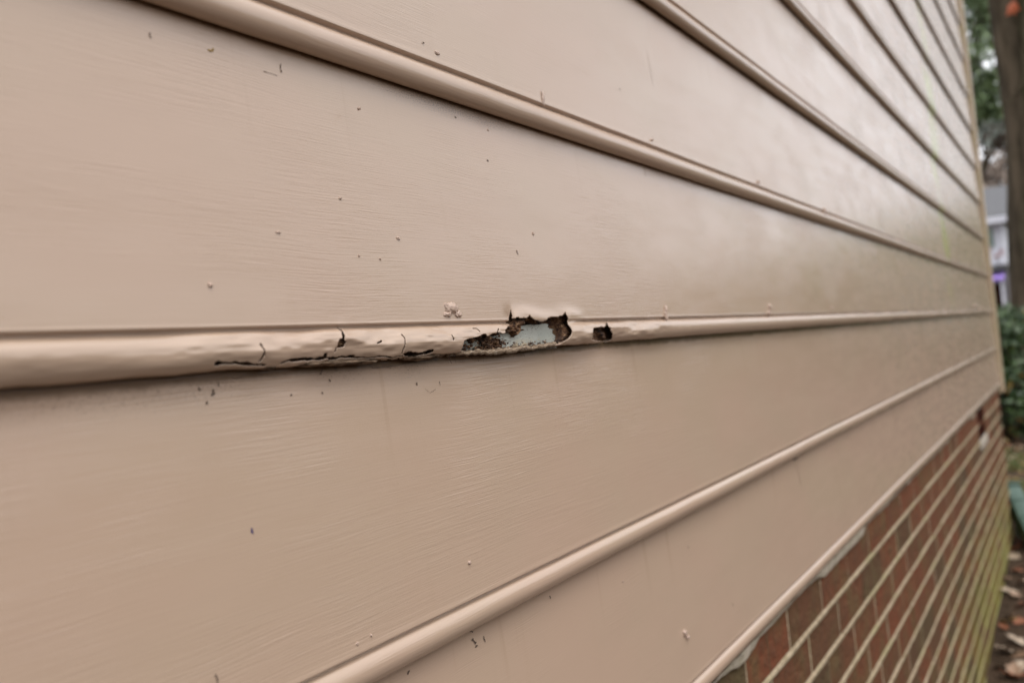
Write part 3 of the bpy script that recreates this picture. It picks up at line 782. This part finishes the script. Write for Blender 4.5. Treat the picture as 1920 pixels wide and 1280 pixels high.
# ------------------------------------------------------------------ trees
def trunk_mesh(path, radii, seg=20, rough=.06, seed=0):
    V_, F_ = [], []
    for i, (p, r) in enumerate(zip(path, radii)):
        p = Vector(p)
        for k in range(seg):
            a = 2 * math.pi * k / seg
            n = mnoise.fractal(Vector((math.cos(a) * 2.2 + seed, math.sin(a) * 2.2, p.z * .9)), 1, 2, 3)
            rr_ = r * (1 + rough * 3 * n + rough * math.sin(a * 7 + seed))
            V_.append(p + Vector((math.cos(a) * rr_, math.sin(a) * rr_, 0)))
        if i:
            o = (i - 1) * seg
            for k in range(seg): F_.append((o + k, o + (k + 1) % seg, o + seg + (k + 1) % seg, o + seg + k))
    return V_, F_
def limb(p0, p1, r0, r1, n=6, bend=.15, rr=random):
    p0, p1 = Vector(p0), Vector(p1); b = Vector((rr.uniform(-1, 1), rr.uniform(-1, 1), rr.uniform(-.2, .6))) * (p1 - p0).length * bend
    path = [p0.lerp(p1, i / n) + b * math.sin(math.pi * i / n) for i in range(n + 1)]
    V_, F_ = [], []; seg = 7
    for i, p in enumerate(path):
        r = r0 + (r1 - r0) * i / n; t = (path[min(i + 1, n)] - path[max(i - 1, 0)]).normalized()
        s = t.orthogonal().normalized(); u = t.cross(s)
        for k in range(seg):
            a = 2 * math.pi * k / seg; V_.append(p + s * math.cos(a) * r + u * math.sin(a) * r)
        if i:
            o = (i - 1) * seg
            for k in range(seg): F_.append((o + k, o + (k + 1) % seg, o + seg + (k + 1) % seg, o + seg + k))
    return V_, F_
def merge(parts):
    V_, F_ = [], []
    for v, f in parts:
        k = len(V_); V_ += v; F_ += [tuple(i + k for i in q) for q in f]
    return V_, F_
def clump_crown(centers, n_each, size, rr, leaf, squash=.8):
    V_, F_ = [], []
    for c, rad in centers:
        for i in range(n_each):
            d = Vector((rr.gauss(0, 1), rr.gauss(0, 1), rr.gauss(0, 1) * squash)).normalized() * rad * rr.random() ** .45
            p = Vector(c) + d; s = leaf * rr.uniform(.6, 1.4)
            a = Vector((rr.uniform(-1, 1), rr.uniform(-1, 1), rr.uniform(-1, 1))).normalized(); b = a.orthogonal().normalized()
            k = len(V_); V_ += [p - a * s, p + b * s * .5, p + a * s, p - b * s * .5]; F_.append((k, k + 1, k + 2, k + 3))
    return V_, F_
def tree(name, loc, h, r, crown_r, mat, bark, label, n_cl=40, n_leaf=70, leaf=.12, crown_lo=.35, seed=0, conifer=False, group=None, cat='tree', squash=.8):
    rr = random.Random(seed); t = empty(name, loc, label=label, cat=cat, group=group)
    n = 12; path = [Vector((.12 * h * .1 * math.sin(i * .9 + seed), .01 * h * math.cos(i + seed), h * .92 * i / n - .05)) for i in range(n + 1)]
    parts = [trunk_mesh(path, [r * (1.35 if i == 0 else 1 - .85 * i / n) for i in range(n + 1)], seed=seed)]
    cs = []
    for i in range(n_cl):
        u = rr.random(); z = h * (crown_lo + (1 - crown_lo) * u)
        prof = (1 - u) ** .8 if conifer else math.sin(math.pi * min(.97, u * .85 + .12)) ** .7
        a = rr.uniform(0, 6.28); d = crown_r * prof * rr.uniform(.35, 1)
        c = Vector((math.cos(a) * d, math.sin(a) * d, z)); cs.append((c, crown_r * rr.uniform(.16, .34) * (prof * .6 + .4)))
        if i % 2 == 0: parts.append(limb((path[int(max(1, (z / h - .1)) * 0 + min(n, max(1, z / h * n * .85)))]), c, r * .28, r * .05, rr=rr))
    mesh('trunk', *merge(parts), bark, t)
    mesh('crown', *clump_crown(cs, n_leaf, 1, rr, leaf, squash), mat, t, False)
    return t

# the big trunk at the right edge, with a second stem; its crown is above the frame
def big_tree():
    X0 = 11.5
    a0 = at_x(1888, 700, X0); a1 = at_x(1853, 0, X0)
    t = empty('oak_tree', (a0.x, a0.y - .40, gz(X0)), label='large brown mossy tree trunk nearest the house corner', cat='tree')
    L = Vector(t.location)
    EP = [at_x(px, py, X0) for px, py in ((1896, 700), (1892, 445), (1884, 225), (1874, 150), (1852, 0))]
    n = 24; path = []; rad = []
    for i in range(n + 1):
        z = i / n * 7.0
        zz = z + L.z - .1; ey = float(np.interp(zz, [e.z for e in EP], [e.y for e in EP])); le = Vector((X0, ey, zz))
        r = float(np.interp(zz, [0, 2.6, 4.0, 5.2, 9], [.36, .30, .20, .17, .15]))
        path.append(Vector((0 + .01 * z, le.y - r - L.y, z - .1))); rad.append(r * (1.25 if i == 0 else 1.0))
    mesh('trunk', *trunk_mesh(path, rad, 48, .03, 4), M_bark, t)
    top = path[-1]
    S2 = [at_x(px, py, X0) for px, py in ((1898, 450), (1898, 225), (1901, 110), (1903, 0))]
    st = [Vector((-.10, float(np.interp(i * .5 + L.z, [e.z for e in S2], [e.y for e in S2])) - .24 - L.y, i * .5)) for i in range(14)]
    mesh('second_stem', *trunk_mesh(st, [.22 - .006 * i for i in range(14)], 30, .08, 9), M_moss, t)
    rr = random.Random(4); parts = []; cs = []
    for i in range(26):
        a = rr.uniform(0, 6.28); d = rr.uniform(1, 4.5); c = Vector((math.cos(a) * d, math.sin(a) * d + top.y, rr.uniform(6.2, 12)))
        parts.append(limb(path[-1 - rr.randint(0, 3)], c, .11, .02, rr=rr)); cs.append((c, rr.uniform(.6, 1.3)))
    mesh('limb', *merge(parts), M_bark, t)
    mesh('crown', *clump_crown(cs, 220, 1, rr, .07), M_brown_leaf, t, False)
    # two low twigs and a dead orange leaf caught in front of the bark
    q = at_x(1897, 18, X0 - 1.2) - L
    mesh('twig', *merge([limb(path[9], q + Vector((0, 0, .05)), .02, .006, rr=rr), limb(at_x(1925, 150, X0 - .7) - L, at_x(1872, 205, X0 - .7) - L, .018, .004, rr=rr)]), M_moss, t)
    me = leaf_bm(3, .4)
    o = bm_obj('dead_leaf', me, simple('orange_dead_leaf', (.62, .16, .07), (.45, .13, .06), 9, .6), t, True)
    o.location = q; o.scale = (.17, .15, .12); o.rotation_euler = (1.2, .4, .8)
big_tree()

# evergreen shrub beyond the corner, reaching from the mulch to eye level
def shrub(px, pyb, pyt, X0, wd, label, mat, seed, n=26, leaf=.035, nl=150, yoff=0.0, extra=None):
    b0 = at_x(px, pyb, X0); t0 = at_x(px, pyt, X0); h = t0.z - gz(X0)
    t = empty('shrub', (b0.x, b0.y + yoff, gz(X0)), label=label, cat='shrub', group='shrubs beyond the house corner')
    rr = random.Random(seed); cs = []; parts = []
    for i in range(n):
        z = rr.uniform(.12, .92) * h; f = math.sin(math.pi * min(.95, z / h * .8 + .15)) ** .6
        c = Vector((rr.uniform(-1, 1) * wd * f, rr.uniform(-1, 1) * wd * f, z)); cs.append((c, rr.uniform(.12, .24)))
        parts.append(limb((0, 0, 0), c, .014, .004, rr=rr))
    mesh('stem', *merge(parts), M_bark, t)
    mesh('foliage', *clump_crown(cs, nl, 1, rr, leaf), mat, t, False)
    if extra:
        mesh('autumn_leaves', *clump_crown([(c, r) for c, r in cs[::3]], 7, 1, rr, leaf * 1.2), extra, t, False)
    return t
shrub(1893, 790, 566, 10.3, .42, 'dark evergreen shrub between the house corner and large trunk', M_evergreen, 2, 40, extra=M_litter[2], nl=90, leaf=.045)
shrub(1870, 700, 600, 14.5, .5, 'lighter green shrub behind the dark evergreen shrub', M_conifer, 8, 22)
shrub(1905, 760, 640, 12.6, .4, 'low dark shrub at the foot of large trunk', M_evergreen, 12, 26)

def strip_tree(px, X0, *a, dy=0, **k):
    p = at_x(px, 640, X0); return tree(a[0], (p.x, p.y + dy, gz(X0)), *a[1:], **k)
strip_tree(1846, 19, 'conifer_tree', 7.5, .12, 1.1, M_conifer, M_bark, 'bright green conifer just right of the corner board', n_cl=44, n_leaf=120, leaf=.07, crown_lo=.62, seed=21, conifer=False)
strip_tree(1850, 30, 'grey_green_tree', 12, .2, 3.2, M_grey_leaf, M_bark, 'grey green leafy tree seen through the gap beside trunk', n_cl=64, n_leaf=60, leaf=.11, crown_lo=.50, seed=31)
strip_tree(1858, 62, 'brown_tree', 13, .25, 5.5, M_brown_leaf, M_bark, 'hazy brown winter tree rising behind the white house', n_cl=90, n_leaf=240, leaf=.2, crown_lo=.12, seed=41)

# ------------------------------------------------------------------ the white house far off
def far_house():
    X0 = 38.0
    c = lambda px, py, dx=0: at_x(px, py, X0 + dx)
    edge = c(1887, 500); t = empty('far_house', (X0, edge.y, gz(X0)), label='far white house with grey roof and purple awning', cat='house')
    L = Vector(t.location)
    y_r = edge.y; yl = y_r + 9
    z = lambda py: c(1870, py).z - L.z
    lb = lambda nm, x0, x1, y0, y1, z0, z1, m, par=t, bev=0: box(nm, x0 - (0 if par is t else 0), x1, y0 - L.y, y1 - L.y, z0, z1, m, par, bev)
    lb('wall', 0, 8, y_r, yl, z(496), z(412), M_white)
    lb('lower_wall', .3, 8, y_r + .1, yl, -.2, z(500), simple('grey_lower_wall', (.10, .09, .10), (.15, .14, .15), 2, .8))
    # roof: sloping slab above the wall
    bm = bmesh.new(); z1, z2 = z(411), z(352)
    vs = [bm.verts.new(v) for v in ((-.5, y_r - .45 - L.y, z1), (-.5, yl + .4 - L.y, z1), (3.8, yl + .4 - L.y, z2 + .5), (3.8, y_r - .45 - L.y, z2 + .5), (8.4, yl + .4 - L.y, z1), (8.4, y_r - .45 - L.y, z1))]
    for f in ((0, 1, 2, 3), (3, 2, 4, 5), (0, 3, 5), (1, 4, 2), (0, 5, 4, 1)): bm.faces.new([vs[i] for i in f])
    bmesh.ops.recalc_face_normals(bm, faces=bm.faces)
    bm_obj('roof', bm, M_roof, t)
    lb('fascia', -.62, -.51, y_r - .5, yl + .4, z(420), z(409), M_white)
    w1 = lb('window', -.05, .02, c(1863, 440).y, c(1840, 440).y, z(463), z(426), simple('window_frame_white', (.5, .55, .52), (.45, .5, .48), 3, .5))
    box('pane', -.09, -.055, c(1861, 440).y - L.y, c(1842, 440).y - L.y, z(461), z(428), M_glass, w1)
    lb('porch_roof', -2.2, -.02, y_r - .1, yl, z(512), z(503), M_roof)
    p0 = c(1891, 520); bm = bmesh.new()
    aw = [(-2.3, p0.y - L.y, z(526)), (-2.3, yl - L.y, z(526)), (-1.5, yl - L.y, z(512)), (-1.5, p0.y - L.y, z(512)), (-2.3, p0.y - L.y, z(530)), (-2.3, yl - L.y, z(530))]
    vs = [bm.verts.new(v) for v in aw]
    for f in ((0, 1, 2, 3), (4, 5, 1, 0)): bm.faces.new([vs[i] for i in f])
    o = bm_obj('awning', bm, M_purple, t); o.modifiers.new('t', 'SOLIDIFY').thickness = .05
    lb('porch_post', -2.2, -2.05, c(1891, 550).y, c(1886, 550).y, 0, z(530), M_white)
    lb('doorway', .1, .28, c(1884, 560).y, c(1862, 560).y, .1, z(532), M_dark)
far_house()
tree('red_shrub', (36.2, at_x(1872, 480, 36.2).y, .0), 3.6, .05, .5, M_red, M_bark, 'dark red leafed small tree in front of white house', n_cl=3, n_leaf=14, leaf=.06, crown_lo=.88, seed=71)


# unseen treeline added on the open side to darken low reflections in the paint
def woods():
    rr = random.Random(77); cs = []
    for i in range(700):
        a = rr.uniform(R(-172), R(-5)) if i % 3 else rr.uniform(R(-34), R(-5)); d = rr.uniform(48, 60)
        h = 5.8 + 2.2 * mnoise.noise(Vector((a * 4, 1, 2))) + 1.6 * mnoise.noise(Vector((a * 17, 1, 5)))
        if a > R(-34): h += .4
        cs.append((Vector((math.cos(a) * d, math.sin(a) * d, rr.uniform(0, max(1, h)))), rr.uniform(1.0, 2.0)))
    o = mesh('unseen_woods', *clump_crown(cs, 42, 1, rr, .55), M_conifer, None, False)
    return tag(o, label='unseen low treeline added on the open side to darken reflections', cat='woods', kind='stuff')
woods()
